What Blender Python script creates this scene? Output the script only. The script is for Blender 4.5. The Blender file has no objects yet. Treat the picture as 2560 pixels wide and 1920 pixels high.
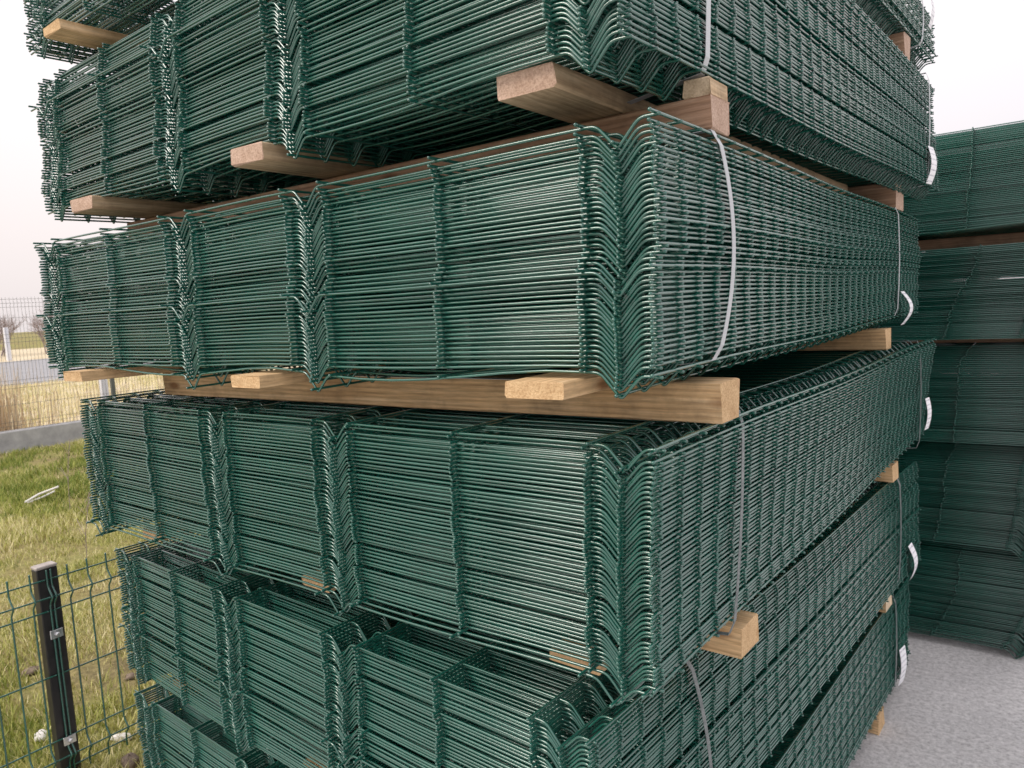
import bpy, math, random
import numpy as np
from mathutils import Matrix, Vector

random.seed(7)
rng = np.random.default_rng(7)
SC = bpy.context.scene
C = SC.collection
GZ = 2.06                      # height of the corner of the middle bundle above the ground

# ------------------------------------------------------------------ camera
cam_d = bpy.data.cameras.new('camera')
cam = bpy.data.objects.new('camera', cam_d)
C.objects.link(cam)
pitch, roll, yawc = -0.1066, -0.0538, -0.6366
fwd = Vector((math.sin(yawc) * math.cos(pitch), math.cos(yawc) * math.cos(pitch), math.sin(pitch)))
rgt0 = Vector((math.cos(yawc), -math.sin(yawc), 0))
up0 = rgt0.cross(fwd)
rgt = math.cos(roll) * rgt0 + math.sin(roll) * up0
upv = -math.sin(roll) * rgt0 + math.cos(roll) * up0
M = Matrix((rgt, upv, -fwd)).transposed().to_4x4()
M.translation = Vector((0.4614, -1.0057, -0.2608 + GZ))
cam.matrix_world = M
cam_d.sensor_width = 36
cam_d.lens = 36 * 1847.25 / 2560
cam_d.clip_start = 0.02
cam_d.clip_end = 3000
cam_d.dof.use_dof = True
cam_d.dof.focus_distance = 1.35
cam_d.dof.aperture_fstop = 11
SC.camera = cam
SC.render.resolution_x, SC.render.resolution_y = 1024, 768

# ------------------------------------------------------------------ sky, sun, exposure
SUN_EL, SUN_AZ = math.radians(38), math.radians(216)   # azimuth measured from +y towards +x
world = bpy.data.worlds.new('World')
SC.world = world
world.use_nodes = True
wn, wl = world.node_tree.nodes, world.node_tree.links
wn.clear()
wo = wn.new('ShaderNodeOutputWorld')
bg = wn.new('ShaderNodeBackground')
bg.inputs['Strength'].default_value = 0.12
sky = wn.new('ShaderNodeTexSky')
sky.sky_type = 'NISHITA'
sky.sun_disc = False
sky.sun_elevation = SUN_EL
sky.sun_rotation = SUN_AZ
sky.dust_density = 4.0
sky.air_density = 1.2
tc = wn.new('ShaderNodeTexCoord')
cl = wn.new('ShaderNodeTexNoise')
cl.inputs['Scale'].default_value = 1.1
cl.inputs['Detail'].default_value = 3
cr = wn.new('ShaderNodeValToRGB')
cr.color_ramp.elements[0].position = 0.3
cr.color_ramp.elements[0].color = (6.8, 6.5, 6.95, 1)
cr.color_ramp.elements[1].position = 0.7
cr.color_ramp.elements[1].color = (7.6, 7.2, 7.3, 1)
mx = wn.new('ShaderNodeMix')
mx.data_type = 'RGBA'
mx.inputs[0].default_value = 0.93           # an even cloud cover over the clear sky
wl.new(tc.outputs['Generated'], cl.inputs['Vector'])
wl.new(cl.outputs['Fac'], cr.inputs['Fac'])
wl.new(sky.outputs['Color'], mx.inputs['A'])
wl.new(cr.outputs['Color'], mx.inputs['B'])
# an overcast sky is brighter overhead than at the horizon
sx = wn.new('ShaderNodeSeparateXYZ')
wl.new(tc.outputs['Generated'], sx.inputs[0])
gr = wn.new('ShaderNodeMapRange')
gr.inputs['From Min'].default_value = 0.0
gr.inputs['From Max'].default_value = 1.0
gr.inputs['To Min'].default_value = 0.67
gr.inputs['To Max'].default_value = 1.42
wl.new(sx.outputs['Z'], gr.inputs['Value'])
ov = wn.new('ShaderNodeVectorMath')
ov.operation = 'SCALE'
wr = wn.new('ShaderNodeMapRange')          # a little warmer on the left
wr.inputs['From Min'].default_value = -0.3
wr.inputs['From Max'].default_value = 1.0
ng = wn.new('ShaderNodeMath')
ng.operation = 'MULTIPLY'
ng.inputs[1].default_value = -1.0
wl.new(sx.outputs['X'], ng.inputs[0])
wl.new(ng.outputs[0], wr.inputs['Value'])
wt = wn.new('ShaderNodeMix')
wt.data_type = 'RGBA'
wt.inputs['A'].default_value = (1, 1, 1, 1)
wt.inputs['B'].default_value = (1.04, 1.0, 0.965, 1)
wl.new(wr.outputs['Result'], wt.inputs[0])
wm = wn.new('ShaderNodeMix')
wm.data_type = 'RGBA'
wm.blend_type = 'MULTIPLY'
wm.inputs[0].default_value = 1.0
wl.new(mx.outputs['Result'], wm.inputs['A'])
wl.new(wt.outputs['Result'], wm.inputs['B'])
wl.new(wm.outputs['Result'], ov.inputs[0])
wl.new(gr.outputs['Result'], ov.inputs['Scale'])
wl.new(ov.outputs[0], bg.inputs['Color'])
wl.new(bg.outputs['Background'], wo.inputs['Surface'])

sd = bpy.data.lights.new('sun', 'SUN')
sd.energy = 1.5
sd.angle = math.radians(22)
sd.color = (1.0, 0.93, 0.82)
sun = bpy.data.objects.new('sun', sd)
C.objects.link(sun)
sdir = Vector((math.sin(SUN_AZ) * math.cos(SUN_EL), math.cos(SUN_AZ) * math.cos(SUN_EL), math.sin(SUN_EL)))
sun.rotation_euler = sdir.to_track_quat('Z', 'Y').to_euler()

SC.view_settings.view_transform = 'Standard'
SC.view_settings.look = 'None'
SC.view_settings.exposure = 0.58
SC.view_settings.gamma = 1.0
SC.view_settings.use_curve_mapping = False
SC.cycles.max_bounces = 6
SC.cycles.diffuse_bounces = 3
SC.cycles.glossy_bounces = 3
SC.cycles.use_denoising = True


# ------------------------------------------------------------------ materials
def mat(name, base=(0.5, 0.5, 0.5), rough=0.5, spec=0.5, metal=0.0, coat=0.0):
    m = bpy.data.materials.new(name)
    m.use_nodes = True
    b = m.node_tree.nodes['Principled BSDF']
    b.inputs['Base Color'].default_value = (*base, 1)
    b.inputs['Roughness'].default_value = rough
    b.inputs['Specular IOR Level'].default_value = spec
    b.inputs['Metallic'].default_value = metal
    b.inputs['Coat Weight'].default_value = coat
    b.inputs['Coat Roughness'].default_value = 0.1
    return m, m.node_tree.nodes, m.node_tree.links, b


def noise(n, l, vec, scale, detail=4, rough=0.6):
    t = n.new('ShaderNodeTexNoise')
    t.inputs['Scale'].default_value = scale
    t.inputs['Detail'].default_value = detail
    t.inputs['Roughness'].default_value = rough
    if vec is not None:
        l.new(vec, t.inputs['Vector'])
    return t.outputs['Fac']


def ramp(n, l, fac, stops):
    r = n.new('ShaderNodeValToRGB')
    e = r.color_ramp.elements
    while len(e) < len(stops):
        e.new(0.5)
    for i, (p, c) in enumerate(stops):
        e[i].position = p
        e[i].color = (*c, 1)
    l.new(fac, r.inputs['Fac'])
    return r.outputs['Color']


def mixc(n, l, fac, a, b, mode='MIX'):
    m = n.new('ShaderNodeMix')
    m.data_type = 'RGBA'
    m.blend_type = mode
    for s, v in (('A', a), ('B', b)):
        if isinstance(v, tuple):
            m.inputs[s].default_value = (*v, 1)
        else:
            l.new(v, m.inputs[s])
    if isinstance(fac, (int, float)):
        m.inputs[0].default_value = fac
    else:
        l.new(fac, m.inputs[0])
    return m.outputs['Result']


def bump(n, l, b, h, strength, dist):
    bp = n.new('ShaderNodeBump')
    bp.inputs['Strength'].default_value = strength
    bp.inputs['Distance'].default_value = dist
    l.new(h, bp.inputs['Height'])
    l.new(bp.outputs['Normal'], b.inputs['Normal'])


def coords(n, kind='Object'):
    return n.new('ShaderNodeTexCoord').outputs[kind]


def scaled(n, l, vec, s):
    m = n.new('ShaderNodeMapping')
    m.inputs['Scale'].default_value = s
    l.new(vec, m.inputs['Vector'])
    return m.outputs['Vector']


def world_pos(n):
    return n.new('ShaderNodeNewGeometry').outputs['Position']


def make_wire_mat(name, dark, light, rough):
    m, n, l, b = mat(name, rough=rough, spec=0.7, coat=0.9)
    p = world_pos(n)
    f = noise(n, l, p, 9, 4)
    oi = n.new('ShaderNodeObjectInfo').outputs['Random']
    ad = n.new('ShaderNodeMath')
    ad.operation = 'MULTIPLY_ADD'
    l.new(oi, ad.inputs[0])
    ad.inputs[1].default_value = 0.3
    l.new(f, ad.inputs[2])
    col = ramp(n, l, ad.outputs[0], [(0.4, dark), (0.95, light)])
    dust = noise(n, l, p, 160, 3, 0.7)
    dm = ramp(n, l, dust, [(0.64, (0, 0, 0)), (0.78, (0.5, 0.5, 0.5))])
    col = mixc(n, l, dm, col, (0.2, 0.25, 0.22))
    sc = noise(n, l, p, 38, 5, 0.75)
    sm = ramp(n, l, sc, [(0.68, (0, 0, 0)), (0.74, (0.7, 0.7, 0.7))])
    l.new(mixc(n, l, sm, col, (0.12, 0.17, 0.15)), b.inputs['Base Color'])
    rr = n.new('ShaderNodeMapRange')
    rr.inputs['To Min'].default_value = rough - 0.05
    rr.inputs['To Max'].default_value = rough + 0.12
    l.new(f, rr.inputs['Value'])
    l.new(rr.outputs['Result'], b.inputs['Roughness'])
    return m


M_WIRE = make_wire_mat('green_powder_coat', (0.004, 0.07, 0.05), (0.008, 0.104, 0.075), 0.19)


def make_wood(name, c0, c1, c2, axis):
    """sawn timber whose grain runs along the object's axis (0 = x, 1 = y)"""
    m, n, l, b = mat(name, rough=0.78, spec=0.25)
    o = coords(n)
    s = [9.0, 9.0, 9.0]
    s[axis] = 0.55
    v = scaled(n, l, o, s)
    oi = n.new('ShaderNodeObjectInfo').outputs['Random']
    vv = n.new('ShaderNodeVectorMath')
    vv.operation = 'ADD'
    l.new(v, vv.inputs[0])
    l.new(oi, vv.inputs[1])
    g = noise(n, l, vv.outputs[0], 5.0, 6, 0.65)
    col = ramp(n, l, g, [(0.3, c0), (0.52, c1), (0.72, c2)])
    s2 = [260.0, 260.0, 260.0]
    s2[axis] = 14.0
    fine = noise(n, l, scaled(n, l, o, s2), 1.0, 3, 0.6)
    fr = ramp(n, l, fine, [(0.3, (0.72, 0.72, 0.72)), (0.65, (1.06, 1.06, 1.06))])
    col = mixc(n, l, 1.0, col, fr, 'MULTIPLY')
    # growth lines that bend round a few knots
    s3 = [1.0, 1.0, 1.0]
    s3[axis] = 0.12
    wv = n.new('ShaderNodeTexWave')
    wv.wave_type = 'RINGS'
    wv.rings_direction = 'X' if axis == 0 else 'Y'
    wv.inputs['Scale'].default_value = 26
    wv.inputs['Distortion'].default_value = 5.0
    wv.inputs['Detail'].default_value = 3
    wv.inputs['Detail Scale'].default_value = 0.6
    l.new(scaled(n, l, vv.outputs[0], (0.12, 0.12, 0.12)), wv.inputs['Vector'])
    wr_ = ramp(n, l, wv.outputs['Fac'], [(0.1, (0.86, 0.83, 0.79)), (0.8, (1.04, 1.03, 1.02))])
    col = mixc(n, l, 1.0, col, wr_, 'MULTIPLY')
    sk = [11.0, 11.0, 11.0]
    sk[axis] = 4.0
    vo = n.new('ShaderNodeTexVoronoi')
    vo.inputs['Scale'].default_value = 1.0
    vs = n.new('ShaderNodeVectorMath')
    vs.operation = 'ADD'
    l.new(scaled(n, l, o, sk), vs.inputs[0])
    l.new(oi, vs.inputs[1])
    l.new(vs.outputs[0], vo.inputs['Vector'])
    kn = ramp(n, l, vo.outputs['Distance'], [(0.07, (0.42, 0.3, 0.22)), (0.16, (1, 1, 1))])
    col = mixc(n, l, 0.9, col, kn, 'MULTIPLY')
    st = noise(n, l, o, 9, 5, 0.7)
    sr = ramp(n, l, st, [(0.3, (0.66, 0.66, 0.66)), (0.52, (1, 1, 1)), (0.75, (1.08, 1.06, 1.03))])
    l.new(mixc(n, l, 1.0, col, sr, 'MULTIPLY'), b.inputs['Base Color'])
    bump(n, l, b, fine, 0.5, 0.002)
    return m


def make_end(name, c0, c1):
    m, n, l, b = mat(name, rough=0.85, spec=0.2)
    o = coords(n)
    f = noise(n, l, o, 260, 4, 0.75)
    col = ramp(n, l, f, [(0.32, c0), (0.62, c1)])
    k = noise(n, l, o, 24, 3)
    kr = ramp(n, l, k, [(0.3, (0.82, 0.78, 0.74)), (0.6, (1, 1, 1))])
    l.new(mixc(n, l, 1.0, col, kr, 'MULTIPLY'), b.inputs['Base Color'])
    bump(n, l, b, f, 0.8, 0.003)
    return m


W_TAN = [make_wood('tan_timber_%d' % a, (0.58, 0.38, 0.2), (0.72, 0.5, 0.28), (0.8, 0.6, 0.38), a) for a in (0, 1)]
W_RED = [make_wood('brown_timber_%d' % a, (0.29, 0.18, 0.12), (0.42, 0.27, 0.185), (0.54, 0.38, 0.27), a) for a in (0, 1)]
W_PALE = [make_wood('pale_timber_%d' % a, (0.44, 0.32, 0.2), (0.56, 0.42, 0.27), (0.66, 0.52, 0.36), a) for a in (0, 1)]
E_TAN = make_end('tan_end_grain', (0.45, 0.28, 0.14), (0.72, 0.52, 0.3))
E_RED = make_end('brown_end_grain', (0.36, 0.24, 0.18), (0.62, 0.46, 0.36))
E_PALE = make_end('pale_end_grain', (0.55, 0.42, 0.28), (0.8, 0.66, 0.48))

M_STRAP, n_, l_, b_ = mat('grey_strapping', (0.5, 0.52, 0.53), 0.4, 0.5)
f_ = noise(n_, l_, scaled(n_, l_, coords(n_), (1, 900, 900)), 1, 2)
l_.new(ramp(n_, l_, f_, [(0.35, (0.36, 0.38, 0.39)), (0.6, (0.56, 0.58, 0.6))]), b_.inputs['Base Color'])
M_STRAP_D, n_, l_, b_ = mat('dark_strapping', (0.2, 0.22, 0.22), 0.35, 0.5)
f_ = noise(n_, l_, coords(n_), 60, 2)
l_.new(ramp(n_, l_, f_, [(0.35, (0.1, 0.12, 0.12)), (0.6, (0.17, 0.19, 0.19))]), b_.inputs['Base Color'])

# printed paper tag: rows of small grey marks
M_TAG, n_, l_, b_ = mat('white_printed_tag', (0.85, 0.85, 0.86), 0.6, 0.3)
uv_ = coords(n_, 'UV')
wv = n_.new('ShaderNodeTexWave')
wv.bands_direction = 'Y'
wv.inputs['Scale'].default_value = 2.2
wv.inputs['Distortion'].default_value = 0.0
l_.new(uv_, wv.inputs['Vector'])
tx = noise(n_, l_, scaled(n_, l_, uv_, (22, 5, 1)), 1.0, 2)
mm = n_.new('ShaderNodeMath')
mm.operation = 'MULTIPLY'
l_.new(wv.outputs['Fac'], mm.inputs[0])
l_.new(tx, mm.inputs[1])
l_.new(ramp(n_, l_, mm.outputs[0], [(0.44, (0.84, 0.84, 0.86)), (0.5, (0.4, 0.4, 0.45))]), b_.inputs['Base Color'])

# ground
M_GROUND, n_, l_, b_ = mat('soil_and_dry_grass', rough=0.95, spec=0.1)
p_ = world_pos(n_)
a_ = noise(n_, l_, p_, 0.8, 6, 0.65)
c_ = ramp(n_, l_, a_, [(0.3, (0.17, 0.14, 0.085)), (0.48, (0.3, 0.26, 0.12)), (0.62, (0.28, 0.29, 0.1)), (0.75, (0.42, 0.37, 0.2))])
d_ = noise(n_, l_, p_, 26, 5, 0.75)
l_.new(mixc(n_, l_, 1.0, c_, ramp(n_, l_, d_, [(0.3, (0.5, 0.5, 0.5)), (0.7, (1.25, 1.2, 1.15))]), 'MULTIPLY'), b_.inputs['Base Color'])
bump(n_, l_, b_, d_, 0.8, 0.03)

M_PAD, n_, l_, b_ = mat('rough_pale_concrete', rough=0.9, spec=0.2)
p_ = world_pos(n_)
a_ = noise(n_, l_, p_, 48, 6, 0.85)
c_ = ramp(n_, l_, a_, [(0.3, (0.26, 0.255, 0.255)), (0.48, (0.56, 0.55, 0.545)), (0.62, (0.74, 0.725, 0.72))])
d_ = noise(n_, l_, p_, 1.6, 5, 0.6)
l_.new(mixc(n_, l_, 1.0, c_, ramp(n_, l_, d_, [(0.3, (0.82, 0.82, 0.82)), (0.7, (1.08, 1.07, 1.06))]), 'MULTIPLY'), b_.inputs['Base Color'])
bump(n_, l_, b_, a_, 0.9, 0.006)

M_ROAD, n_, l_, b_ = mat('pale_asphalt', rough=0.9, spec=0.2)
a_ = noise(n_, l_, world_pos(n_), 1.5, 6, 0.7)
l_.new(ramp(n_, l_, a_, [(0.3, (0.24, 0.24, 0.25)), (0.7, (0.34, 0.34, 0.35))]), b_.inputs['Base Color'])

M_CONC, n_, l_, b_ = mat('grey_concrete_plinth', rough=0.9, spec=0.2)
a_ = noise(n_, l_, world_pos(n_), 5, 6, 0.7)
l_.new(ramp(n_, l_, a_, [(0.3, (0.28, 0.28, 0.28)), (0.7, (0.46, 0.455, 0.45))]), b_.inputs['Base Color'])
bump(n_, l_, b_, a_, 0.5, 0.01)


def blade_mat(name, stops):
    m, n, l, b = mat(name, rough=0.75, spec=0.2)
    at = n.new('ShaderNodeAttribute')
    at.attribute_name = 'tone'
    l.new(ramp(n, l, at.outputs['Fac'], stops), b.inputs['Base Color'])
    return m


M_GRASS = blade_mat('grass_blades', [(0.0, (0.13, 0.19, 0.035)), (0.35, (0.32, 0.35, 0.075)), (0.65, (0.52, 0.5, 0.18)), (1.0, (0.74, 0.66, 0.4))])
M_REED = blade_mat('dry_reed', [(0.0, (0.55, 0.4, 0.24)), (1.0, (0.78, 0.66, 0.47))])
M_TWIG, n_, l_, b_ = mat('hazed_twig_bark', (0.2, 0.145, 0.13), 0.9, 0.2)
l_.new(ramp(n_, l_, noise(n_, l_, world_pos(n_), 3), [(0.3, (0.24, 0.19, 0.175)), (0.7, (0.38, 0.31, 0.29))]), b_.inputs['Base Color'])  # bark colour paled to stand in for haze over the far shrubs
M_POST, n_, l_, b_ = mat('anthracite_post_paint', (0.018, 0.017, 0.018), 0.4, 0.5)
l_.new(ramp(n_, l_, noise(n_, l_, coords(n_), 25, 4), [(0.35, (0.014, 0.013, 0.014)), (0.7, (0.03, 0.027, 0.027))]), b_.inputs['Base Color'])
M_ZINC, n_, l_, b_ = mat('zinc_clip', (0.6, 0.61, 0.62), 0.35, 0.5, 0.8)
l_.new(ramp(n_, l_, noise(n_, l_, coords(n_), 60, 3), [(0.35, (0.5, 0.5, 0.51)), (0.7, (0.72, 0.72, 0.73))]), b_.inputs['Base Color'])
M_WHITE, n_, l_, b_ = mat('pale_grey_paint', (0.68, 0.69, 0.72), 0.6, 0.3)
l_.new(ramp(n_, l_, noise(n_, l_, coords(n_), 4, 3), [(0.3, (0.6, 0.61, 0.65)), (0.7, (0.74, 0.74, 0.77))]), b_.inputs['Base Color'])
M_FARW, n_, l_, b_ = mat('grey_green_fence_wire', (0.12, 0.13, 0.12), 0.5, 0.4)
l_.new(ramp(n_, l_, noise(n_, l_, world_pos(n_), 2, 3), [(0.3, (0.09, 0.1, 0.09)), (0.7, (0.16, 0.165, 0.16))]), b_.inputs['Base Color'])
M_CAP, n_, l_, b_ = mat('post_cap', (0.55, 0.5, 0.47), 0.5, 0.4)
l_.new(ramp(n_, l_, noise(n_, l_, coords(n_), 30, 3), [(0.3, (0.3, 0.26, 0.24)), (0.7, (0.42, 0.38, 0.35))]), b_.inputs['Base Color'])
M_STONE, n_, l_, b_ = mat('brown_clod', (0.2, 0.12, 0.09), 0.9, 0.2)
l_.new(ramp(n_, l_, noise(n_, l_, coords(n_), 40, 4), [(0.3, (0.12, 0.09, 0.07)), (0.7, (0.27, 0.21, 0.16))]), b_.inputs['Base Color'])
M_PAPER, n_, l_, b_ = mat('white_scrap', (0.75, 0.72, 0.68), 0.8, 0.2)
l_.new(ramp(n_, l_, noise(n_, l_, coords(n_), 50, 3), [(0.3, (0.6, 0.56, 0.52)), (0.6, (0.8, 0.78, 0.75))]), b_.inputs['Base Color'])
M_RUST, n_, l_, b_ = mat('rusty_brown_paint', (0.38, 0.2, 0.1), 0.8, 0.2)
l_.new(ramp(n_, l_, noise(n_, l_, coords(n_), 8, 4), [(0.3, (0.32, 0.16, 0.08)), (0.7, (0.46, 0.27, 0.15))]), b_.inputs['Base Color'])


# ------------------------------------------------------------------ mesh helpers
def mesh_from(name, v, f, mats, smooth=False, midx=None):
    me = bpy.data.meshes.new(name)
    me.from_pydata([tuple(p) for p in v], [], f)
    for m in (mats if isinstance(mats, (list, tuple)) else [mats]):
        me.materials.append(m)
    if smooth:
        me.polygons.foreach_set('use_smooth', [True] * len(me.polygons))
    if midx is not None:
        me.polygons.foreach_set('material_index', midx)
    me.update()
    return me


def obj(name, me, parent=None, loc=(0, 0, 0), rz=0.0):
    o = bpy.data.objects.new(name, me)
    C.objects.link(o)
    if parent is not None:
        o.parent = parent
    o.location = loc
    if rz:
        o.rotation_euler = (0, 0, rz)
    return o


def tag(o, label=None, cat=None, group=None, kind=None):
    for k, v in (('label', label), ('category', cat), ('group', group), ('kind', kind)):
        if v:
            o[k] = v
    return o


def tube(path, r, sides=6, nrm=(0, 1, 0), cap=True, V=None, F=None):
    """sweep a round wire along a planar path whose plane has normal nrm; rounded tips"""
    P = np.asarray(path, float)
    T = np.gradient(P, axis=0)
    T /= np.linalg.norm(T, axis=1)[:, None]
    N = np.asarray(nrm, float)
    B = np.cross(T, N)
    rings, rad = list(P), [r] * len(P)
    if cap:
        e = min(0.004, 0.4 * np.linalg.norm(P[1] - P[0]))       # a thicker drop of coating on the cut tip
        rings = [P[0] - T[0] * r * 0.6, P[0], P[0] + T[0] * e] + rings[1:-1] + [P[-1] - T[-1] * e, P[-1], P[-1] + T[-1] * r * 0.6]
        rad = [r * 0.62, r * 1.14, r] + rad[1:-1] + [r, r * 1.14, r * 0.62]
        B = np.vstack([B[:1], B[:1], B[:1], B[1:-1], B[-1:], B[-1:], B[-1:]])
    v = [] if V is None else V
    f = [] if F is None else F
    o = len(v)
    an = np.arange(sides) * 2 * math.pi / sides
    ca, sa = np.cos(an), np.sin(an)
    for p, q, b in zip(rings, rad, B):
        v.extend(p + q * (ca[:, None] * N + sa[:, None] * b))
    m = len(rings)
    for i in range(m - 1):
        for s in range(sides):
            a = o + i * sides + s
            c = o + i * sides + (s + 1) % sides
            f.append((a, c, c + sides, a + sides))
    f.append(tuple(o + s for s in range(sides))[::-1])
    f.append(tuple(o + (m - 1) * sides + s for s in range(sides)))
    return v, f


def box_vf(x0, x1, y0, y1, z0, z1, V, F):
    o = len(V)
    V.extend([(x0, y0, z0), (x1, y0, z0), (x1, y1, z0), (x0, y1, z0), (x0, y0, z1), (x1, y0, z1), (x1, y1, z1), (x0, y1, z1)])
    F.extend([tuple(o + i for i in q) for q in ((0, 3, 2, 1), (4, 5, 6, 7), (0, 1, 5, 4), (1, 2, 6, 5), (2, 3, 7, 6), (3, 0, 4, 7))])


def bevel_box(name, sx, sy, sz, m, bev=0.004):
    """a box centred on x and y, standing on z = 0, with chamfered edges"""
    V, F = [], []
    hx, hy = sx / 2, sy / 2
    def loop(ix, z):
        x, y, b = hx - ix, hy - ix, bev
        return [(-x + b, -y, z), (x - b, -y, z), (x, -y + b, z), (x, y - b, z), (x - b, y, z), (-x + b, y, z), (-x, y - b, z), (-x, -y + b, z)]
    for ix, z in ((bev, 0), (0, bev), (0, sz - bev), (bev, sz)):
        V.extend(loop(ix, z))
    for i in range(3):
        for s in range(8):
            F.append((i * 8 + s, i * 8 + (s + 1) % 8, i * 8 + 8 + (s + 1) % 8, i * 8 + 8 + s))
    F.append(tuple(range(8))[::-1])
    F.append(tuple(24 + s for s in range(8)))
    return mesh_from(name, V, F, m)


# ------------------------------------------------------------------ the setting
def sheet(name, x0, x1, y0, y1, z, m, nx=1, ny=1):
    V, F = [], []
    for j in range(ny + 1):
        for i in range(nx + 1):
            V.append((x0 + (x1 - x0) * i / nx, y0 + (y1 - y0) * j / ny, z))
    for j in range(ny):
        for i in range(nx):
            a = j * (nx + 1) + i
            F.append((a, a + 1, a + nx + 2, a + nx + 1))
    return tag(obj(name, mesh_from(name, V, F, m)), kind='structure')


sheet('ground', -1500, 1500, -1500, 1500, -0.012, M_GROUND, 4, 4)
# concrete yard with a slightly broken edge towards the grass
V, F = [], []
ny = 160
for j in range(ny + 1):
    y = -14 + 40 * j / ny
    x = -2.42 + 0.05 * math.sin(y * 2.1) + 0.03 * random.uniform(-1, 1)
    V += [(x - 0.03, y, -0.06), (x, y, 0.0), (30, y, 0.0)]
for j in range(ny):
    a = 3 * j
    F += [(a, a + 1, a + 4, a + 3), (a + 1, a + 2, a + 5, a + 4)]
tag(obj('concrete_yard', mesh_from('concrete_yard', V, F, M_PAD)), kind='structure')
M_FIELD, n_, l_, b_ = mat('dry_hazed_field', rough=0.95, spec=0.1)  # pale dry grass; beyond the road the paleness also stands in for haze
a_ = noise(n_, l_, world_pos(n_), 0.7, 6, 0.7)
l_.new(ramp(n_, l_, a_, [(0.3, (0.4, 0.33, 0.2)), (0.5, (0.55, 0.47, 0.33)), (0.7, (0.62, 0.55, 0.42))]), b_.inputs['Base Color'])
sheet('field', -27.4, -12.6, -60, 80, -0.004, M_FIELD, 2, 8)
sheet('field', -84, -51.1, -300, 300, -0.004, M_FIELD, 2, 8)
sheet('road', -51, -27.5, -300, 300, 0.0, M_ROAD, 1, 6)

# ------------------------------------------------------------------ welded mesh panels
PITCH = 0.0765
NV = 33
NEAR = 12
RV, RC = 0.00265, 0.0028
VD = 0.0385
LY = PITCH * (NV - 1)


def us(w, g, gm):
    return [0, w, w + g, w + 2 * g, 2 * w + 2 * g, 2 * w + 2 * g + gm, 3 * w + 2 * g + gm, 3 * w + 3 * g + gm, 3 * w + 4 * g + gm, 4 * w + 4 * g + gm]


SPEC = {'wide': (0.1212, 0.297, 0.3567), 'narrow': (0.1285, 0.2536, 0.3836), 'middle': (0.127, 0.265, 0.372)}
FOLDS = ((0, 1), (3, 4), (5, 6), (8, 9))


def bowA(u):
    """sag across the panel between the boards, -1 .. 0"""
    s = (0.2, 0.95, 1.76)
    if u < s[0]:
        return -0.35 * ((s[0] - u) / s[0]) ** 2
    if u > s[2]:
        return -0.35 * ((u - s[2]) / 0.27) ** 2
    for a, b in ((s[0], s[1]), (s[1], s[2])):
        if a <= u <= b:
            return -math.sin(math.pi * (u - a) / (b - a)) ** 1.5
    return 0.0


def bowB(y):
    """sag along the panel between the beams, -1 .. 0"""
    a, b = 0.28, 1.9
    if y < a:
        return -0.25 * ((a - y) / a) ** 2
    if y > b:
        return -0.6 * ((y - b) / 0.55) ** 2
    return -math.sin(math.pi * (y - a) / (b - a)) ** 2


def bent_profile(kind, seg=4):
    """(u, z) down the panel's height with its four rounded V folds"""
    w, g, gm = SPEC[kind]
    U = us(w, g, gm)
    raw = [(-0.008, 0, 0)]
    for a, b in FOLDS:
        c = (U[a] + U[b]) / 2
        raw += [(c - 0.0355, 0, 0.0115), (c, -VD, 0.0065), (c + 0.0355, 0, 0.0115)]
    raw.append((U[9] + 0.034, 0, 0))
    out = []
    for i, (u, z, r) in enumerate(raw):
        if r == 0:
            out.append((u, z))
            continue
        p = np.array([u, z])
        a = np.array(raw[i - 1][:2]) - p
        b = np.array(raw[i + 1][:2]) - p
        a /= np.linalg.norm(a)
        b /= np.linalg.norm(b)
        p0, p1 = p + a * r, p + b * r
        for t in np.linspace(0, 1, seg + 1):
            q = (1 - t) ** 2 * p0 + 2 * t * (1 - t) * p + t * t * p1
            out.append((q[0], q[1]))
    full = [out[0]]
    for a, b in zip(out[:-1], out[1:]):
        n = max(1, int(abs(b[0] - a[0]) / 0.085))
        for i in range(1, n + 1):
            full.append((a[0] + (b[0] - a[0]) * i / n, a[1] + (b[1] - a[1]) * i / n))
    return full


_cache = {}


def wire_set(kind, a, b, key):
    """meshes of one panel shape: bent wire, cross wire and the joined bent wires beyond the nearest dozen"""
    if key in _cache:
        return _cache[key]
    pr = bent_profile(kind)
    path = [(-u, 0, z + a * bowA(u)) for u, z in pr]
    v, f = tube(path, RV, 6)
    m1 = mesh_from('bent_wire', v, f, M_WIRE, True)
    pr2 = bent_profile(kind, 2)
    v, f = [], []
    for j in range(NEAR, NV):
        tube([(-u, j * PITCH, z + a * bowA(u) + b * bowB(j * PITCH)) for u, z in pr2], RV, 5, V=v, F=f)
    m2 = mesh_from('bent_wires', v, f, M_WIRE, True)
    ys = np.concatenate([[-0.018], np.linspace(0, LY, 17), [LY + 0.018]])
    v, f = tube([(0, y, b * bowB(y)) for y in ys], RC, 6, nrm=(1, 0, 0))
    m3 = mesh_from('cross_wire', v, f, M_WIRE, True)
    _cache[key] = (m1, m2, m3)
    return _cache[key]


def panel(kind, a, b, key, loc, rz, label, group, rx=0.0):
    m1, m2, m3 = wire_set(kind, a, b, key)
    t = bpy.data.objects.new('fence_panel', None)  # one loose welded mesh panel of a stack, not a standing fence
    t.empty_display_size = 0.05
    C.objects.link(t)
    t.location = loc
    t.rotation_euler = (rx, 0, rz)
    tag(t, label, 'fence panel', group)
    for j in range(NEAR):
        obj('bent_wire', m1, t, (0, j * PITCH, b * bowB(j * PITCH)))
    tag(obj('bent_wires', m2, t), kind='stuff')
    U = us(*SPEC[kind])
    for u in U:
        obj('cross_wire', m3, t, (-u, 0, 0.0041 + a * bowA(u)))
    for i, j in FOLDS:
        u = (U[i] + U[j]) / 2
        obj('cross_wire', m3, t, (-u, 0, -VD + 0.0072 + a * bowA(u)))
    return t


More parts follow.
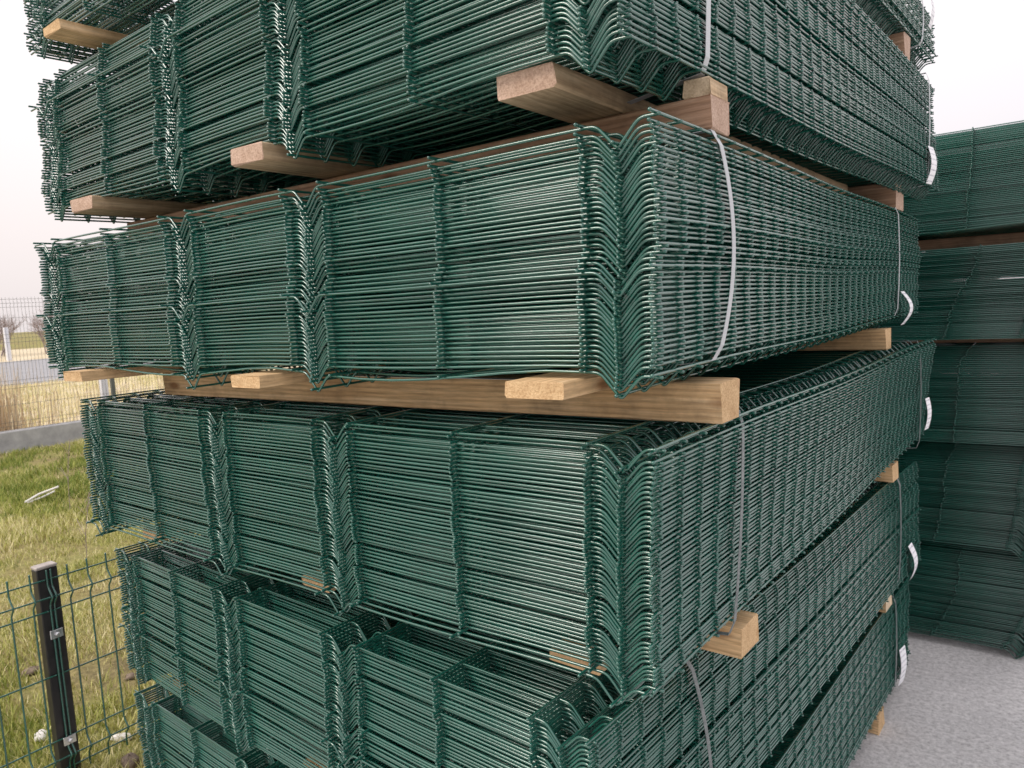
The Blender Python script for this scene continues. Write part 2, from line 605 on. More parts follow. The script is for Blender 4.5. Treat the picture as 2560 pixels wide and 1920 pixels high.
def levels(n, z0, z1, r, gaps=True):
    """heights of n nested panels between z0 and z1, with a few looser gaps"""
    g = np.ones(n - 1) + r.normal(0, 0.05, n - 1).clip(-0.08, 0.15)
    for i in (r.choice(n - 1, max(2, n // 13), replace=False) if gaps else ()):
        g[i] += r.uniform(0.3, 0.85)
    g *= (z1 - z0) / g.sum()
    return z0 + np.concatenate([[0], np.cumsum(g)])


def runs(n, r, s):
    """sideways offsets shared by runs of neighbouring panels"""
    o, i = np.zeros(n), 0
    while i < n:
        k = int(r.integers(3, 12))
        o[i:i + k] = r.normal(0, s)
        i += k
    return o


def ordinal(i):
    return '%d%s' % (i, 'th' if 10 <= i % 100 <= 20 else {1: 'st', 2: 'nd', 3: 'rd'}.get(i % 10, 'th'))


def bundle(kind, n, z0, z1, bot, top, where, group, seed, sag=(0.0025, 0.007), loose=0.012, gaps=True):
    """bot, top = (dx, dy, yaw) of the lowest and the highest panel"""
    r = np.random.default_rng(seed)
    zs = levels(n, z0, z1, r, gaps)
    ox = runs(n, r, 0.003) + r.normal(0, 0.0009, n)
    oy = runs(n, r, 0.004) + r.normal(0, 0.0013, n)
    for q in r.choice(n, max(2, n // 14), replace=False):        # sheets that have slipped
        ox[q] += r.normal(0, 0.008)
        oy[q] += r.normal(0, 0.010)
    oz = r.normal(0, 0.0006, n)
    for i in range(n):
        t = i / (n - 1)
        p = [bot[q] + (top[q] - bot[q]) * t for q in range(3)]
        if i == 0:
            a, b, key = loose, sag[1], (kind, 'b', loose, sag)
        elif i < 3:
            a, b, key = sag[0] + 0.002 * (3 - i), sag[1], (kind, 'c%d' % i, sag)
        else:
            q = (i * 5 + seed) % 3
            a, b, key = sag[0] * (0.85 + 0.15 * q), sag[1] * (0.93 + 0.07 * q), (kind, 'v%d' % q, sag)
        if i == 0:
            lab = 'sagging green wire mesh panel, lowest of the ' + where
        elif i == n - 1:
            lab = 'green wire mesh panel, topmost of the ' + where
        elif i > n // 2:
            lab = 'green wire mesh panel, %s from top in the %s' % (ordinal(n - i), where)
        else:
            lab = 'green wire mesh panel, %s from bottom in the %s' % (ordinal(i + 1), where)
        panel(kind, a, b, key, (p[0] + ox[i], p[1] + oy[i], zs[i] + GZ), p[2] + oz[i], lab, group)
    return zs


BUNDLES = [
    # kind, n, z0, z1, (dx, dy, yaw) bottom, top, where
    ('wide', 20, 0.597, 0.762, (-0.06, -0.022, -0.047), (-0.06, -0.02, -0.045), 'near pile\'s cut-off top bundle', 'panels in the top bundle'),
    ('wide', 50, 0.108, 0.506, (-0.034, -0.036, -0.041), (-0.044, 0.008, -0.037), 'near pile\'s second bundle from above', 'panels in the second bundle'),
    ('wide', 46, -0.369, 0.000, (-0.013, -0.006, -0.003), (-0.003, 0.005, 0.001), 'near pile\'s third bundle from above', 'panels in the third bundle'),
    ('wide', 50, -0.897, -0.491, (-0.05, 0.045, -0.025), (-0.022, 0.012, -0.034), 'near pile\'s fourth bundle from above', 'panels in the fourth bundle'),
    ('narrow', 51, -1.430, -1.013, (-0.165, 0.012, -0.07), (-0.17, 0.028, -0.066), 'near pile\'s fifth bundle from above', 'panels in the fifth bundle'),
    ('middle', 47, -1.940, -1.546, (-0.185, 0.075, -0.058), (-0.181, 0.069, -0.056), 'near pile\'s lowest bundle', 'panels in the lowest bundle'),
]
for i, (kind, n, z0, z1, b_, t_, where, grp) in enumerate(BUNDLES):
    bundle(kind, n, z0, z1, b_, t_, where, grp, 11 + i, loose=(0.007, 0.014, 0.022, 0.007, 0.007, 0.007)[i])

# the pile behind on the right: its top bundle panel by panel
bundle('wide', 54, -0.013, 0.428, (0.538, 3.07, 0.0), (0.565, 3.07, 0.0), 'rear pile\'s top bundle', 'panels in the rear pile\'s top bundle', 40, gaps=False)

# its four lower bundles, past the number that can be told apart
V, F = [], []
prA, prB = bent_profile('wide', 2), bent_profile('wide', 1)
Uw = us(*SPEC['wide'])
rr_ = np.random.default_rng(5)
for (n, z0, z1, xb, xt) in ((52, -0.534, -0.107, 0.445, 0.592), (55, -1.029, -0.576, 0.499, 0.523), (57, -1.533, -1.063, 0.425, 0.483), (60, -2.02, -1.55, 0.422, 0.489)):
    zs = levels(n, z0, z1, rr_, False)
    ox = runs(n, rr_, 0.006) + rr_.normal(0, 0.003, n)
    oy = runs(n, rr_, 0.006) + rr_.normal(0, 0.003, n)
    for i in range(n):
        t = i / (n - 1)
        if z0 < -2:
            curve = 0.05 * math.sin(t * 2.6)
        else:
            curve = 0.0
        back = 0.1 * max(0.0, (t - 0.8) / 0.2) ** 1.6 if z0 < -0.6 else 0.0
        dx, dy, z = xb + (xt - xb) * t + ox[i] + curve + 0.3 * back, 3.07 + oy[i] + back, zs[i] + GZ
        for j in (0, 1):
            tube([(dx - u, dy + j * PITCH, z + w + 0.003 * bowA(u)) for u, w in prA], RV, 5, V=V, F=F)
        for j in (2, 4, 6, 8, 11, 14, 17, 20, 23, 26, 29, 32):
            tube([(dx - u, dy + j * PITCH, z + w) for u, w in prB], RV, 3, cap=False, V=V, F=F)
        for u in Uw:
            tube([(dx - u, dy - 0.022, z + 0.0041), (dx - u, dy + LY, z + 0.0041)], 0.0032, 4, nrm=(1, 0, 0), V=V, F=F)
        for a, b in FOLDS:
            u = (Uw[a] + Uw[b]) / 2
            tube([(dx - u, dy - 0.018, z - VD + 0.0075), (dx - u, dy + LY, z - VD + 0.0075)], RC, 4, nrm=(1, 0, 0), V=V, F=F)
tag(obj('fence_panels', mesh_from('fence_panels', V, F, M_WIRE, True)),
    'four lower bundles of green wire mesh panels stacked in the rear pile', 'fence panels', kind='stuff')


# ------------------------------------------------------------------ timbers
def timber(name, label, length, wid, hgt, axis, mats, loc, rz, group, seed, rough=0.0012):
    """sawn timber of real section: chamfered, a little out of true, ragged at the saw cut"""
    r = np.random.default_rng(seed)
    st = 11
    b = 0.0035
    hw = wid / 2
    V, F, mi = [], [], []
    for i in range(st):
        t = i / (st - 1)
        x = (t - 0.5) * length
        ring = [(-hw + b, 0), (hw - b, 0), (hw, b), (hw, hgt - b), (hw - b, hgt), (-hw + b, hgt), (-hw, hgt - b), (-hw, b)]
        for (yy, zz) in ring:
            j = r.normal(0, rough, 2)
            e = r.normal(0, 0.0016) if i in (0, st - 1) else 0.0
            p = (x + e, yy + j[0], zz + (j[1] if 0 < zz < hgt else j[1] * 0.25))
            V.append(p if axis == 0 else (-p[1], p[0], p[2]))
    for i in range(st - 1):
        for s in range(8):
            F.append((i * 8 + s, i * 8 + (s + 1) % 8, i * 8 + 8 + (s + 1) % 8, i * 8 + 8 + s))
            mi.append(0)
    F.append(tuple(range(8))[::-1])
    F.append(tuple((st - 1) * 8 + s for s in range(8)))
    mi += [1, 1]
    o = obj(name, mesh_from(name, V, F, mats, midx=mi), None, loc, rz)
    return tag(o, label, 'beam' if 'beam' in name else 'board' if 'board' in name else 'block', group, 'thing')


TIERS = ['top', 'second', 'third', 'fourth', 'fifth', 'lowest']


def pallet(ti, zb, zfloor, dx, dy, yaw, W, beams, boards, wb, eb, wd, ed, y_front=-0.06, bt=0.0275, blen=2.42, drop=0.0135):
    """cross beams and the lengthwise boards on them under one bundle; zb = lowest panel, zfloor = what carries the beams"""
    c, s = math.cos(yaw), math.sin(yaw)
    def at(x, y):
        return dx + x * c - y * s, dy + x * s + y * c
    zt = zb - drop
    zbm = zb - 0.0428
    nm = TIERS[ti]
    for q, (yc, wid, x0, x1, tall) in enumerate(beams):
        px, py = at((x0 + x1) / 2, yc)
        h = (zb - 0.0035 if tall else zbm) - zfloor
        timber('timber_beam', ('near cross beam' if q == 0 else 'far cross beam') + ' of sawn timber under the near pile\'s %s bundle' % nm,
               x1 - x0, wid, h, 0, (wb[0], eb), (px, py, zfloor + GZ), yaw, 'cross beams under the bundles', ti * 10 + q)
    wn_ = ['right end', 'middle', 'left end']
    for q, (xc, wid) in enumerate(boards):
        yc = y_front[q] if isinstance(y_front, (list, tuple)) else y_front
        px, py = at(xc, yc + blen / 2)
        timber('timber_board', 'sawn board under the %s of the near pile\'s %s bundle' % (wn_[q], nm),
               blen, wid, bt, 1, (wd[1], ed), (px, py, zt - bt + GZ), yaw, 'boards under the bundles', 100 + ti * 10 + q)


BD = [(-0.197, 0.112), (-0.962, 0.108), (-1.785, 0.115)]
BD2 = [(-0.22, 0.11), (-0.95, 0.11), (-1.74, 0.105)]
pallet(0, 0.597, 0.5135, -0.06, -0.02, -0.045, 2.03, [(0.25, 0.09, -1.95, -0.01, False), (2.0, 0.09, -1.95, -0.0, True)], BD2, W_RED, E_RED, W_TAN, E_TAN)
pallet(1, 0.108, 0.0085, -0.034, -0.03, -0.004, 2.03, [(0.28, 0.082, -1.9, 0.034, False), (2.1, 0.15, -1.9, 0.02, True)],
       [(-0.185, 0.112), (-0.895, 0.112), (-1.73, 0.125)], W_RED, E_RED, W_PALE, E_RED, y_front=[0.02, 0.0, 0.03], bt=0.037, blen=1.95, drop=0.003)
pallet(2, -0.369, -0.4825, 0.0, 0.0, 0.0, 2.03, [(0.25, 0.09, -1.79, 0.006, False), (1.82, 0.1, -1.8, -0.002, False)], BD, W_TAN, E_TAN, W_TAN, E_TAN)
pallet(3, -0.897, -1.0045, -0.05, 0.045, -0.025, 2.03, [(0.41, 0.095, -1.95, -0.0, False), (2.03, 0.1, -1.95, -0.02, False)], BD, W_TAN, E_TAN, W_TAN, E_TAN, y_front=0.05)
pallet(4, -1.430, -1.5375, -0.165, 0.012, -0.07, 1.9, [(0.36, 0.095, -1.8, -0.02, False), (2.1, 0.1, -1.8, -0.03, False)],
       [(-0.2, 0.11), (-0.93, 0.11), (-1.68, 0.11)], W_TAN, E_PALE, W_TAN, E_TAN, y_front=0.05)
pallet(5, -1.940, -2.0595, -0.185, 0.075, -0.058, 1.95, [(0.36, 0.095, -1.85, -0.02, False), (2.05, 0.1, -1.85, -0.01, False)],
       [(-0.2, 0.11), (-0.93, 0.11), (-1.7, 0.11)], W_TAN, E_TAN, W_TAN, E_TAN, y_front=0.05)
# short light spacer on the beam under the second bundle, at the corner
timber('timber_block', 'short greenish light wood block on the beam under the near pile\'s second bundle', 0.075, 0.049, 0.031, 1, (W_PALE[1], E_PALE),
       (-0.03, 0.26, 0.0665 + GZ), 0.0, None, 77, 0.0006)
# bearers of the rear pile
timber('timber_beam', 'dark cross beam under the rear pile\'s top bundle', 2.0, 0.09, 0.05, 0, (W_RED[0], E_RED), (-0.45, 3.36, -0.098 + GZ), 0.0, 'bearers in the rear pile', 60)
timber('timber_beam', 'thin dark cross beam below the second bundle of the rear pile', 2.0, 0.09, 0.026, 0, (W_RED[0], E_RED), (-0.5, 3.3, -0.567 + GZ), 0.0, 'bearers in the rear pile', 63)


# ------------------------------------------------------------------ strapping
def strap(label, dx, dy, yaw, W, z0, z1, yc, m, lean, group, half=0.0095, th=0.0009):
    """a band right round a bundle and its boards; lean(t) shifts it along the face, t = 0 bottom .. 1 top"""
    c, s = math.cos(yaw), math.sin(yaw)
    zb, zt = z0 - 0.0416, z1 + 0.0074
    zs = z0 - 0.002
    xr, xl = 0.0125, -W - 0.038
    pts = []
    for t in np.linspace(0, 1, 17):
        bul = 0.003 * math.sin(math.pi * t)
        e = 0.008 * (max(0, 0.06 - t) + max(0, t - 0.94)) / 0.06
        pts.append((xr + bul - e, yc + lean(t), zs + (zt - zs) * t))
    for t in np.linspace(0, 1, 9)[1:-1]:
        pts.append((xr + (xl - xr) * t, yc + lean(1) * (1 - t), zt))
    for t in np.linspace(1, 0, 9):
        pts.append((xl, yc, zs + (zt - zs) * t))
    for t in np.linspace(1, 0, 9)[1:-1]:
        pts.append((-0.062 + (xl + 0.094 + 0.062) * t, yc + lean(0) * (1 - t), zb))
    n = len(pts)
    cx, cz = (xr + xl) / 2, (zb + zt) / 2
    V, F = [], []
    for i, p in enumerate(pts):
        a, b = pts[i - 1], pts[(i + 1) % n]
        tx, tz = b[0] - a[0], b[2] - a[2]
        q = math.hypot(tx, tz)
        nx, nz = tz / q, -tx / q
        for (w, h) in ((-half, 0), (half, 0), (half, th), (-half, th)):
            x, y, z = p[0] + nx * h, p[1] + w, p[2] + nz * h
            V.append((dx + x * c - y * s, dy + x * s + y * c, z + GZ))
    for i in range(n):
        for k in range(4):
            a, b = i * 4 + k, i * 4 + (k + 1) % 4
            a2, b2 = ((i + 1) % n) * 4 + k, ((i + 1) % n) * 4 + (k + 1) % 4
            F.append((a, b, b2, a2))
    return tag(obj('strap', mesh_from('strap', V, F, m)), label, 'strap', group)


mid = lambda d, n: (lambda t: d[0] * (1 - t) ** 2 + d[1] * 2 * t * (1 - t) + d[2] * t * t)
STR = [
    (0, (-0.06, -0.02, -0.045), 2.03, 0.597, 0.762, 0.26, 2.2, M_STRAP),
    (1, (-0.037, -0.01, -0.039), 2.03, 0.108, 0.506, 0.243, 2.27, M_STRAP),
    (2, (-0.006, 0.0, 0.0), 2.03, -0.369, 0.000, 0.215, 1.97, M_STRAP),
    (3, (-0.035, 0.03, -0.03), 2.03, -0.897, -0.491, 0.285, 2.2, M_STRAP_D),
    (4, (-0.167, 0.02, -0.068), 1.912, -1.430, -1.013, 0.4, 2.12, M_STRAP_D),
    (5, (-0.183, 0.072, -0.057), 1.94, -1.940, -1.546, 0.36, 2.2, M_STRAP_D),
]
LEAN = [(0, 0, 0.02), (0, 0.01, 0.03), (-0.02, 0.125, 0.0), (-0.02, 0.03, 0.05), (0.03, 0.03, -0.06), (0, 0, 0)]
for (ti, (dx, dy, yw), W, z0, z1, ya, yb, m) in STR:
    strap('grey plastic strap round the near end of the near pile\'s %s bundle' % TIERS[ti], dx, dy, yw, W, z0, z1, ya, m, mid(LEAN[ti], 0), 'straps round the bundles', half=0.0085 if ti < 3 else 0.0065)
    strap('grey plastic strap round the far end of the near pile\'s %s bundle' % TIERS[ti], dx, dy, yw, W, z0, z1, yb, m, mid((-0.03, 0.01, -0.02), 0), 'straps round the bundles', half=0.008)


# ------------------------------------------------------------------ paper tags
def paper_tag(label, dx, dy, yaw, y0, z0, wid, hgt, tilt, curl, twist):
    c, s = math.cos(yaw), math.sin(yaw)
    nu, nv = 5, 10
    V, F, uv = [], [], []
    for side in (0, 1):
        for j in range(nv + 1):
            v = j / nv
            for i in range(nu + 1):
                u = i / nu
                ly = y0 + (u - 0.5) * wid * 0.85 + tilt * (0.5 - v) * hgt
                lx = 0.02 + curl * math.sin(math.pi * v) + twist * (u - 0.5) * wid - (0.0006 if side else 0)
                lz = z0 - v * hgt
                V.append((dx + lx * c - ly * s, dy + lx * s + ly * c, lz + GZ))
                uv.append((u, 1 - v))
    k = (nu + 1) * (nv + 1)
    for j in range(nv):
        for i in range(nu):
            a = j * (nu + 1) + i
            F.append((a, a + nu + 1, a + nu + 2, a + 1))
            F.append((k + a, k + a + 1, k + a + nu + 2, k + a + nu + 1))
    me = mesh_from('paper_tag', V, F, M_TAG, True)
    ul = me.uv_layers.new(name='UVMap')
    for li, lp in enumerate(me.loops):
        ul.data[li].uv = uv[lp.vertex_index]
    return tag(obj('paper_tag', me), label, 'tag', 'paper tags at the far end')


TG = [
    (0, -0.06, -0.02, -0.045, 2.30, 0.80, 0.06, 0.12, 0.2, 0.01, 0.0),
    (1, -0.037, -0.01, -0.039, 2.24, 0.245, 0.075, 0.14, 0.25, 0.015, 0.1),
    (2, -0.006, 0.0, 0.0, 2.0, -0.288, 0.085, 0.12, 0.0, 0.03, 0.0),
    (3, -0.035, 0.03, -0.03, 2.30, -0.72, 0.06, 0.125, 0.1, 0.01, 0.1),
    (4, -0.167, 0.02, -0.068, 2.26, -1.31, 0.07, 0.15, -0.2, 0.02, 0.0),
    (5, -0.183, 0.072, -0.057, 2.26, -1.79, 0.075, 0.15, 0.15, 0.01, 0.1),
]
for a in TG:
    paper_tag('white printed paper tag at the far end of the near pile\'s %s bundle' % TIERS[a[0]], *a[1:])

# ------------------------------------------------------------------ low mesh fence beside the pile
FX = -2.70
z_tips, fz = 0.03, GZ - 2.06
HU = [0.045, 0.1085, 0.172, 0.437, 0.70, 0.7635, 0.827]      # cross wires above the ground
def low_profile():
    raw = [(0.02, 0, 0), (0.0735, 0, 0.012), (0.1085, 0.032, 0.008), (0.1435, 0, 0.012), (0.7285, 0, 0.012), (0.7635, 0.032, 0.008), (0.7985, 0, 0.012), (0.865, 0, 0)]
    out = []
    for i, (z, x, r) in enumerate(raw):
        if r == 0:
            out.append((x, z))
            continue
        p = np.array([x, z])
        a = np.array((raw[i - 1][1], raw[i - 1][0])) - p
        b = np.array((raw[i + 1][1], raw[i + 1][0])) - p
        a /= np.linalg.norm(a)
        b /= np.linalg.norm(b)
        for t in np.linspace(0, 1, 4):
            q = (1 - t) ** 2 * (p + a * r) + 2 * t * (1 - t) * p + t * t * (p + b * r)
            out.append((q[0], q[1]))
    return out
v, f = tube([(x, 0, z) for x, z in low_profile()], 0.0038, 6)
me_lv = mesh_from('bent_wire', v, f, M_WIRE, True)
v, f = tube([(0, 0, 0), (0, 0.8, 0.0), (0, 1.6, 0), (0, 2.42, 0)], 0.0034, 6, nrm=(1, 0, 0))
me_lh = mesh_from('cross_wire', v, f, M_WIRE, True)
for (y0, lab) in ((0.155 - 2.405, 'low green mesh fence panel on the near side of the black post'), (0.135, 'low green mesh fence panel running behind the pile from the black post')):
    t = bpy.data.objects.new('low_fence', None)
    C.objects.link(t)
    t.location = (FX, y0, 0)
    tag(t, lab, 'fence', 'low fence panels beside the pile')
    for j in range(33):
        obj('bent_wire', me_lv, t, (0, 0.01 + j * 0.075, 0))
    for k, z in enumerate(HU):
        obj('cross_wire', me_lh, t, (-0.0066 if k not in (1, 5) else 0.0254, 0, z))
pt = bpy.data.objects.new('fence_post', None)
C.objects.link(pt)
pt.location = (FX - 0.034, 0.152, -0.01)
tag(pt, 'dark anthracite steel fence post with pale cap and two zinc clips', 'post')
obj('shaft', bevel_box('shaft', 0.05, 0.075, 0.88, M_POST, 0.003), pt)
obj('cap', bevel_box('cap', 0.053, 0.078, 0.012, M_CAP, 0.003), pt, (0, 0, 0.88))
for z in (0.60, 0.155):
    cp = obj('clip', bevel_box('clip', 0.006, 0.046, 0.034, M_ZINC, 0.0015), pt, (0.042, 0.0, z))
    v, f = tube([(0.003, 0, 0.017), (0.010, 0, 0.017)], 0.008, 8, nrm=(0, 1, 0))
    obj('bolt', mesh_from('bolt', v, f, M_ZINC), cp)

# ------------------------------------------------------------------ far fence on its plinth
KX = -12.4
V, F = [], []
n = 60
for j in range(n + 1):
    y = -8 + 34 * j / n
    x = KX + 0.02 * y
    w = 0.004 * random.uniform(-1, 1)
    V += [(x + 0.1, y, -0.05), (x + 0.1 + w, y, 0.29), (x + 0.085, y, 0.305), (x - 0.085, y, 0.305), (x - 0.1, y, 0.29), (x - 0.1, y, -0.05)]
for j in range(n):
    for k in range(5):
        a = j * 6 + k
        F.append((a, a + 6, a + 7, a + 1))
F += [tuple(range(6)), tuple(n * 6 + k for k in range(6))[::-1]]
tag(obj('fence_plinth', mesh_from('fence_plinth', V, F, M_CONC)), 'long low concrete plinth under the far mesh fence', 'plinth')
FH = [0.02, 0.08, 0.14, 0.4, 0.65, 0.71, 0.77, 1.05, 1.35, 1.41, 1.47, 1.72, 1.88, 1.94, 2.0]
v, f = [], []
for j in range(50):
    y = 0.02 + j * 0.05
    tube([(0, y, 0), (0, y, 0.08), (0.02, y, 0.08), (0, y, 0.11), (0, y, 0.68), (0.02, y, 0.71), (0, y, 0.74), (0, y, 1.38), (0.02, y, 1.41), (0, y, 1.44), (0, y, 1.91), (0.02, y, 1.94), (0, y, 1.97), (0, y, 2.03)], 0.0025, 3, cap=False, V=v, F=f)
me_fv = mesh_from('upright_wires', v, f, M_FARW, True)
v, f = [], []
for z in FH:
    tube([(0.006, 0, z), (0.006, 2.47, z)], 0.0028, 3, nrm=(1, 0, 0), cap=False, V=v, F=f)
me_fh = mesh_from('cross_wires', v, f, M_FARW, True)
me_fp = bevel_box('far_post', 0.06, 0.06, 2.1, M_FARW, 0.004)
names = ['first', 'second', 'third', 'fourth', 'fifth', 'sixth', 'seventh', 'eighth']
for q in range(8):
    y = -5.1 + q * 2.53
    t = bpy.data.objects.new('far_fence', None)
    C.objects.link(t)
    t.location = (KX + 0.02 * y, y, 0.29)
    t.rotation_euler = (0, 0, -0.02)
    tag(t, 'tall grey wire fence panel on the far plinth, %s from the near end' % names[q], 'fence', 'far fence panels')
    tag(obj('upright_wires', me_fv, t), kind='stuff')
    tag(obj('cross_wires', me_fh, t), kind='stuff')
    o = obj('fence_post', me_fp, None, (KX + 0.02 * y - 0.04, y - 0.03, 0.29))
    tag(o, 'slim grey post of the far fence, %s from the near end' % names[q], 'post', 'far fence posts')
o = obj('marker_post', bevel_box('marker_post', 0.1, 0.115, 1.25, M_WHITE, 0.01), None, (KX - 0.5, 5.1, -0.02))
tag(o, 'pale grey square post standing just beyond the far fence', 'post')
o = obj('marker_post', bevel_box('marker_post', 0.22, 0.24, 2.1, M_WHITE, 0.02), None, (-52.5, 17.7, -0.02))
tag(o, 'thick pale concrete post standing beyond the road', 'post')
o = obj('rusty_post', bevel_box('rusty_post', 0.1, 0.12, 2.6, M_RUST, 0.01), None, (-13.2, 3.55, -0.02))
tag(o, 'rusty orange post at the far fence by the picture\'s left edge', 'post')


# ------------------------------------------------------------------ grass, reeds
def blades(name, P, H, Wd, tone, lean, m, label=None, cat=None):
    n = len(P)
    az = rng.uniform(0, 2 * math.pi, n)
    la = rng.uniform(0, 2 * math.pi, n)
    ln = lean * rng.uniform(0.2, 1.0, n) * H
    d = np.stack([np.cos(az), np.sin(az), np.zeros(n)], 1) * Wd[:, None] / 2
    L = np.stack([np.cos(la), np.sin(la), np.zeros(n)], 1) * ln[:, None]
    up = np.zeros((n, 3))
    up[:, 2] = H
    v = np.empty((n, 5, 3))
    v[:, 0] = P - d
    v[:, 1] = P + d
    v[:, 2] = P - d * 0.7 + L * 0.35 + up * 0.55
    v[:, 3] = P + d * 0.7 + L * 0.35 + up * 0.55
    v[:, 4] = P + L + up * 0.97
    base = (np.arange(n) * 5)[:, None]
    quads = base + np.array([[0, 1, 3, 2]])
    tris = base + np.array([[2, 3, 4]])
    me = bpy.data.meshes.new(name)
    me.vertices.add(n * 5)
    me.vertices.foreach_set('co', v.ravel())
    loops = np.concatenate([quads, tris], 1).ravel()
    me.loops.add(len(loops))
    me.loops.foreach_set('vertex_index', loops.astype(np.int32))
    me.polygons.add(n * 2)
    st = np.empty((n, 2), np.int32)
    st[:, 0] = np.arange(n) * 7
    st[:, 1] = np.arange(n) * 7 + 4
    me.polygons.foreach_set('loop_start', st.ravel())
    me.update(calc_edges=True)
    a = me.attributes.new('tone', 'FLOAT', 'POINT')
    a.data.foreach_set('value', np.repeat(tone, 5).astype(np.float32))
    me.materials.append(m)
    me.validate()
    return tag(obj(name, me), label, cat, kind='stuff')


def vnoise(x, y, s, seed):
    r = np.random.default_rng(seed)
    g = r.random((64, 64))
    u, w = x * s, y * s
    i, j = np.floor(u).astype(int), np.floor(w).astype(int)
    a, b = u - i, w - j
    a, b = a * a * (3 - 2 * a), b * b * (3 - 2 * b)
    G = lambda p, q: g[p % 64, q % 64]
    return (G(i, j) * (1 - a) + G(i + 1, j) * a) * (1 - b) + (G(i, j + 1) * (1 - a) + G(i + 1, j + 1) * a) * b


def grass_field(n, x0, x1, y0, y1, h0, h1, w, name, label, bias=0.0, seed=1):
    x = rng.uniform(x0, x1, n)
    y = rng.uniform(y0, y1, n)
    den = 0.55 * vnoise(x, y, 1.7, seed) + 0.45 * vnoise(x, y, 5.5, seed + 1)
    keep = rng.random(n) < np.clip((den - 0.22) * 2.6, 0.08, 1)
    x, y, den = x[keep], y[keep], den[keep]
    n = len(x)
    H = rng.uniform(h0, h1, n) * (0.6 + 0.8 * den)
    W_ = rng.uniform(0.7, 1.3, n) * w
    tone = np.clip(1.15 - 1.25 * (0.6 * vnoise(x, y, 0.9, seed + 2) + 0.4 * vnoise(x, y, 3.1, seed + 3)) + rng.normal(0, 0.26, n) + bias, 0, 1)
    P = np.stack([x, y, np.full(n, -0.012)], 1)
    blades(name, P, H, W_, tone, 0.9, M_GRASS, label, 'grass')


grass_field(150000, -6.5, -2.45, -1.8, 3.6, 0.02, 0.065, 0.005, 'grass', 'patchy green and straw coloured grass between the low and far fences', 0.05, 3)
grass_field(110000, -12.3, -6.5, -0.5, 7.5, 0.04, 0.1, 0.008, 'far_grass', 'yellowish green lawn in front of the concrete plinth', -0.08, 9)
grass_field(45000, -27.3, -12.6, 0, 14, 0.06, 0.2, 0.014, 'dry_grass', 'tall dry straw grass beyond the far fence', 0.6, 15)
nr = 900
x = rng.uniform(-13.6, -12.6, nr)
y = np.concatenate([rng.normal(3.45, 0.2, nr // 2), rng.uniform(1, 9, nr - nr // 2)])
blades('reeds', np.stack([x, y, np.zeros(nr)], 1), rng.uniform(0.5, 1.5, nr), np.full(nr, 0.012), rng.uniform(0, 1, nr), 0.25, M_REED,
       'dry tan reeds standing behind the far mesh fence', 'reeds')


# ------------------------------------------------------------------ bare shrubs far behind
def shrub(x, y, h, seed, label):
    r = random.Random(seed)
    V, F = [], []
    def limb(p, d, ln, rad, depth):
        q = p + d * ln
        a = d.orthogonal().normalized()
        b = d.cross(a)
        o = len(V)
        for c_, rr2 in ((p, rad), (q, rad * 0.6)):
            for k in range(3):
                w = 2 * math.pi * k / 3
                V.append(tuple(c_ + rr2 * (math.cos(w) * a + math.sin(w) * b)))
        for k in range(3):
            F.append((o + k, o + (k + 1) % 3, o + 3 + (k + 1) % 3, o + 3 + k))
        if depth == 0:
            return
        for _ in range(r.choice((3, 4)) if depth > 1 else 4):
            e = (d + Vector((r.gauss(0, 0.55), r.gauss(0, 0.55), r.gauss(0.12, 0.35)))).normalized()
            limb(p + d * ln * r.uniform(0.4, 1.0), e, ln * r.uniform(0.55, 0.8), rad * 0.55, depth - 1)
    for _ in range(5):
        d = Vector((r.gauss(0, 0.3), r.gauss(0, 0.3), 1)).normalized()
        limb(Vector((r.gauss(0, 0.3), r.gauss(0, 0.3), -0.05)), d, h * 0.38, 0.055, 4)
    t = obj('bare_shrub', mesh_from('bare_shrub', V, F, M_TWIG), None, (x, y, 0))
    tag(t, label, 'shrub', 'bare shrubs beyond the road')


spots = [(-62, 19.0, 3.6), (-64, 21.6, 4.6), (-61, 23.8, 4.2), (-66, 26.5, 5.0), (-63, 28.8, 4.2), (-70, 33, 4.8), (-60, 16.2, 3.0), (-75, 40, 5)]
for i, (x, y, h) in enumerate(spots):
    shrub(x, y, h, 20 + i, 'leafless brown shrub beyond the road, %s along the row from the near end' % names[i])

# low bank behind the road so that the plain does not end in a line
V, F = [], []
for j in range(41):
    y = -300 + 700 * j / 40
    hgt = 1.0 + 0.35 * math.sin(j * 0.9) + 0.25 * math.sin(j * 2.3)
    V += [(-85, y, -0.05), (-100, y, hgt), (-160, y, hgt * 0.8), (-200, y, -0.05)]
for j in range(40):
    for k in range(3):
        a = j * 4 + k
        F.append((a, a + 4, a + 5, a + 1))
tag(obj('earth_bank', mesh_from('earth_bank', V, F, M_GROUND)), kind='structure')


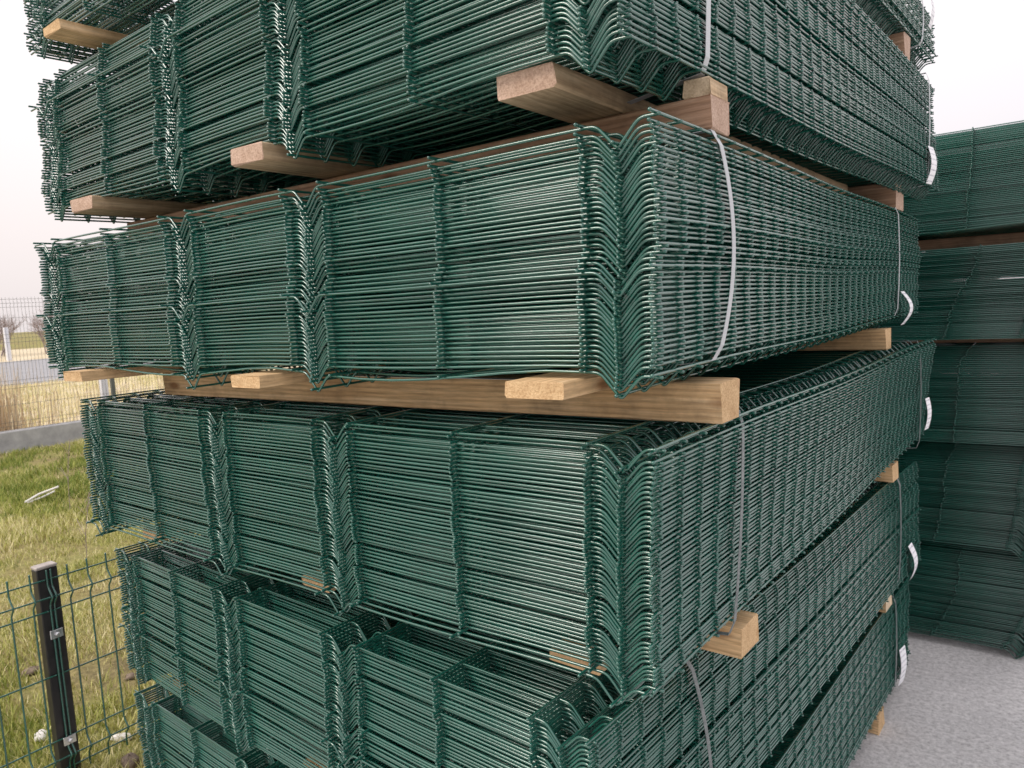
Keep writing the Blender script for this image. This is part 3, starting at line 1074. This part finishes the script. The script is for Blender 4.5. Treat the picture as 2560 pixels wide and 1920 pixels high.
# ------------------------------------------------------------------ litter in the grass
def clod(name, label, cat, x, y, sx, sy, sz, m, seed):
    r = np.random.default_rng(seed)
    V, F = [], []
    rings, k = 5, 9
    for i in range(rings):
        t = i / (rings - 1)
        ph = -0.4 + t * (math.pi / 2 + 0.4)
        for s_ in range(k):
            a = 2 * math.pi * s_ / k
            q = r.uniform(0.78, 1.2)
            V.append((sx * math.cos(ph) * math.cos(a) * q, sy * math.cos(ph) * math.sin(a) * q, sz * math.sin(ph) * r.uniform(0.85, 1.1)))
    for i in range(rings - 1):
        for s_ in range(k):
            F.append((i * k + s_, i * k + (s_ + 1) % k, (i + 1) * k + (s_ + 1) % k, (i + 1) * k + s_))
    F.append(tuple((rings - 1) * k + s_ for s_ in range(k)))
    tag(obj(name, mesh_from(name, V, F, m, True), None, (x, y, 0.0), seed), label, cat)


clod('stone', 'reddish brown stone lying at the foot of the low fence', 'stone', -2.60, 0.33, 0.05, 0.035, 0.03, M_STONE, 3)
clod('stone', 'small brown stone in the grass behind the fence and pile', 'stone', -3.35, 0.71, 0.03, 0.025, 0.015, M_STONE, 4)
clod('clod', 'dark clod of soil in the grass behind the black post', 'clod', -3.9, 0.45, 0.05, 0.04, 0.02, M_STONE, 5)
clod('crumpled_paper', 'crumpled white paper scrap in the grass beside the post foot', 'paper', -3.15, 0.21, 0.04, 0.03, 0.025, M_PAPER, 6)
clod('crumpled_paper', 'flat white paper scrap under the low fence near the pile', 'paper', -2.82, 0.4, 0.05, 0.025, 0.015, M_PAPER, 7)
v, f = [], []
tube([(0, 0, 0.04), (0.12, 0.05, 0.09), (0.3, 0.09, 0.13)], 0.012, 5, nrm=(0, 0, 1), V=v, F=f)
tube([(0.02, 0, 0.03), (0.15, 0.12, 0.04), (0.26, 0.3, 0.05)], 0.01, 5, nrm=(0, 0, 1), V=v, F=f)
tag(obj('dry_branch', mesh_from('dry_branch', v, f, M_PAPER, True), None, (-8.1, 2.0, 0), 1.2), 'bleached forked stick lying on the lawn', 'stick')
for q, (x, y, h, lab) in enumerate(((-7.2, 2.05, 0.75, 'thin brown weed stalk on the lawn'), (-5.2, 1.32, 0.62, 'taller branching dry weed stalk behind the low fence'))):
    r = random.Random(q)
    v, f = [], []
    tube([(0, 0, 0), (0.02, 0.01, h * 0.5), (0.06, 0.05, h)], 0.003, 4, cap=False, V=v, F=f)
    for k in range(7):
        t = r.uniform(0.3, 0.95)
        a = r.uniform(0, 6.28)
        L = r.uniform(0.08, 0.2)
        tube([(0.04 * t, 0.03 * t, h * t), (0.04 * t + L * math.cos(a), 0.03 * t + 0.6 * L * math.sin(a), h * t + L * 0.9)], 0.002, 3, cap=False, V=v, F=f)
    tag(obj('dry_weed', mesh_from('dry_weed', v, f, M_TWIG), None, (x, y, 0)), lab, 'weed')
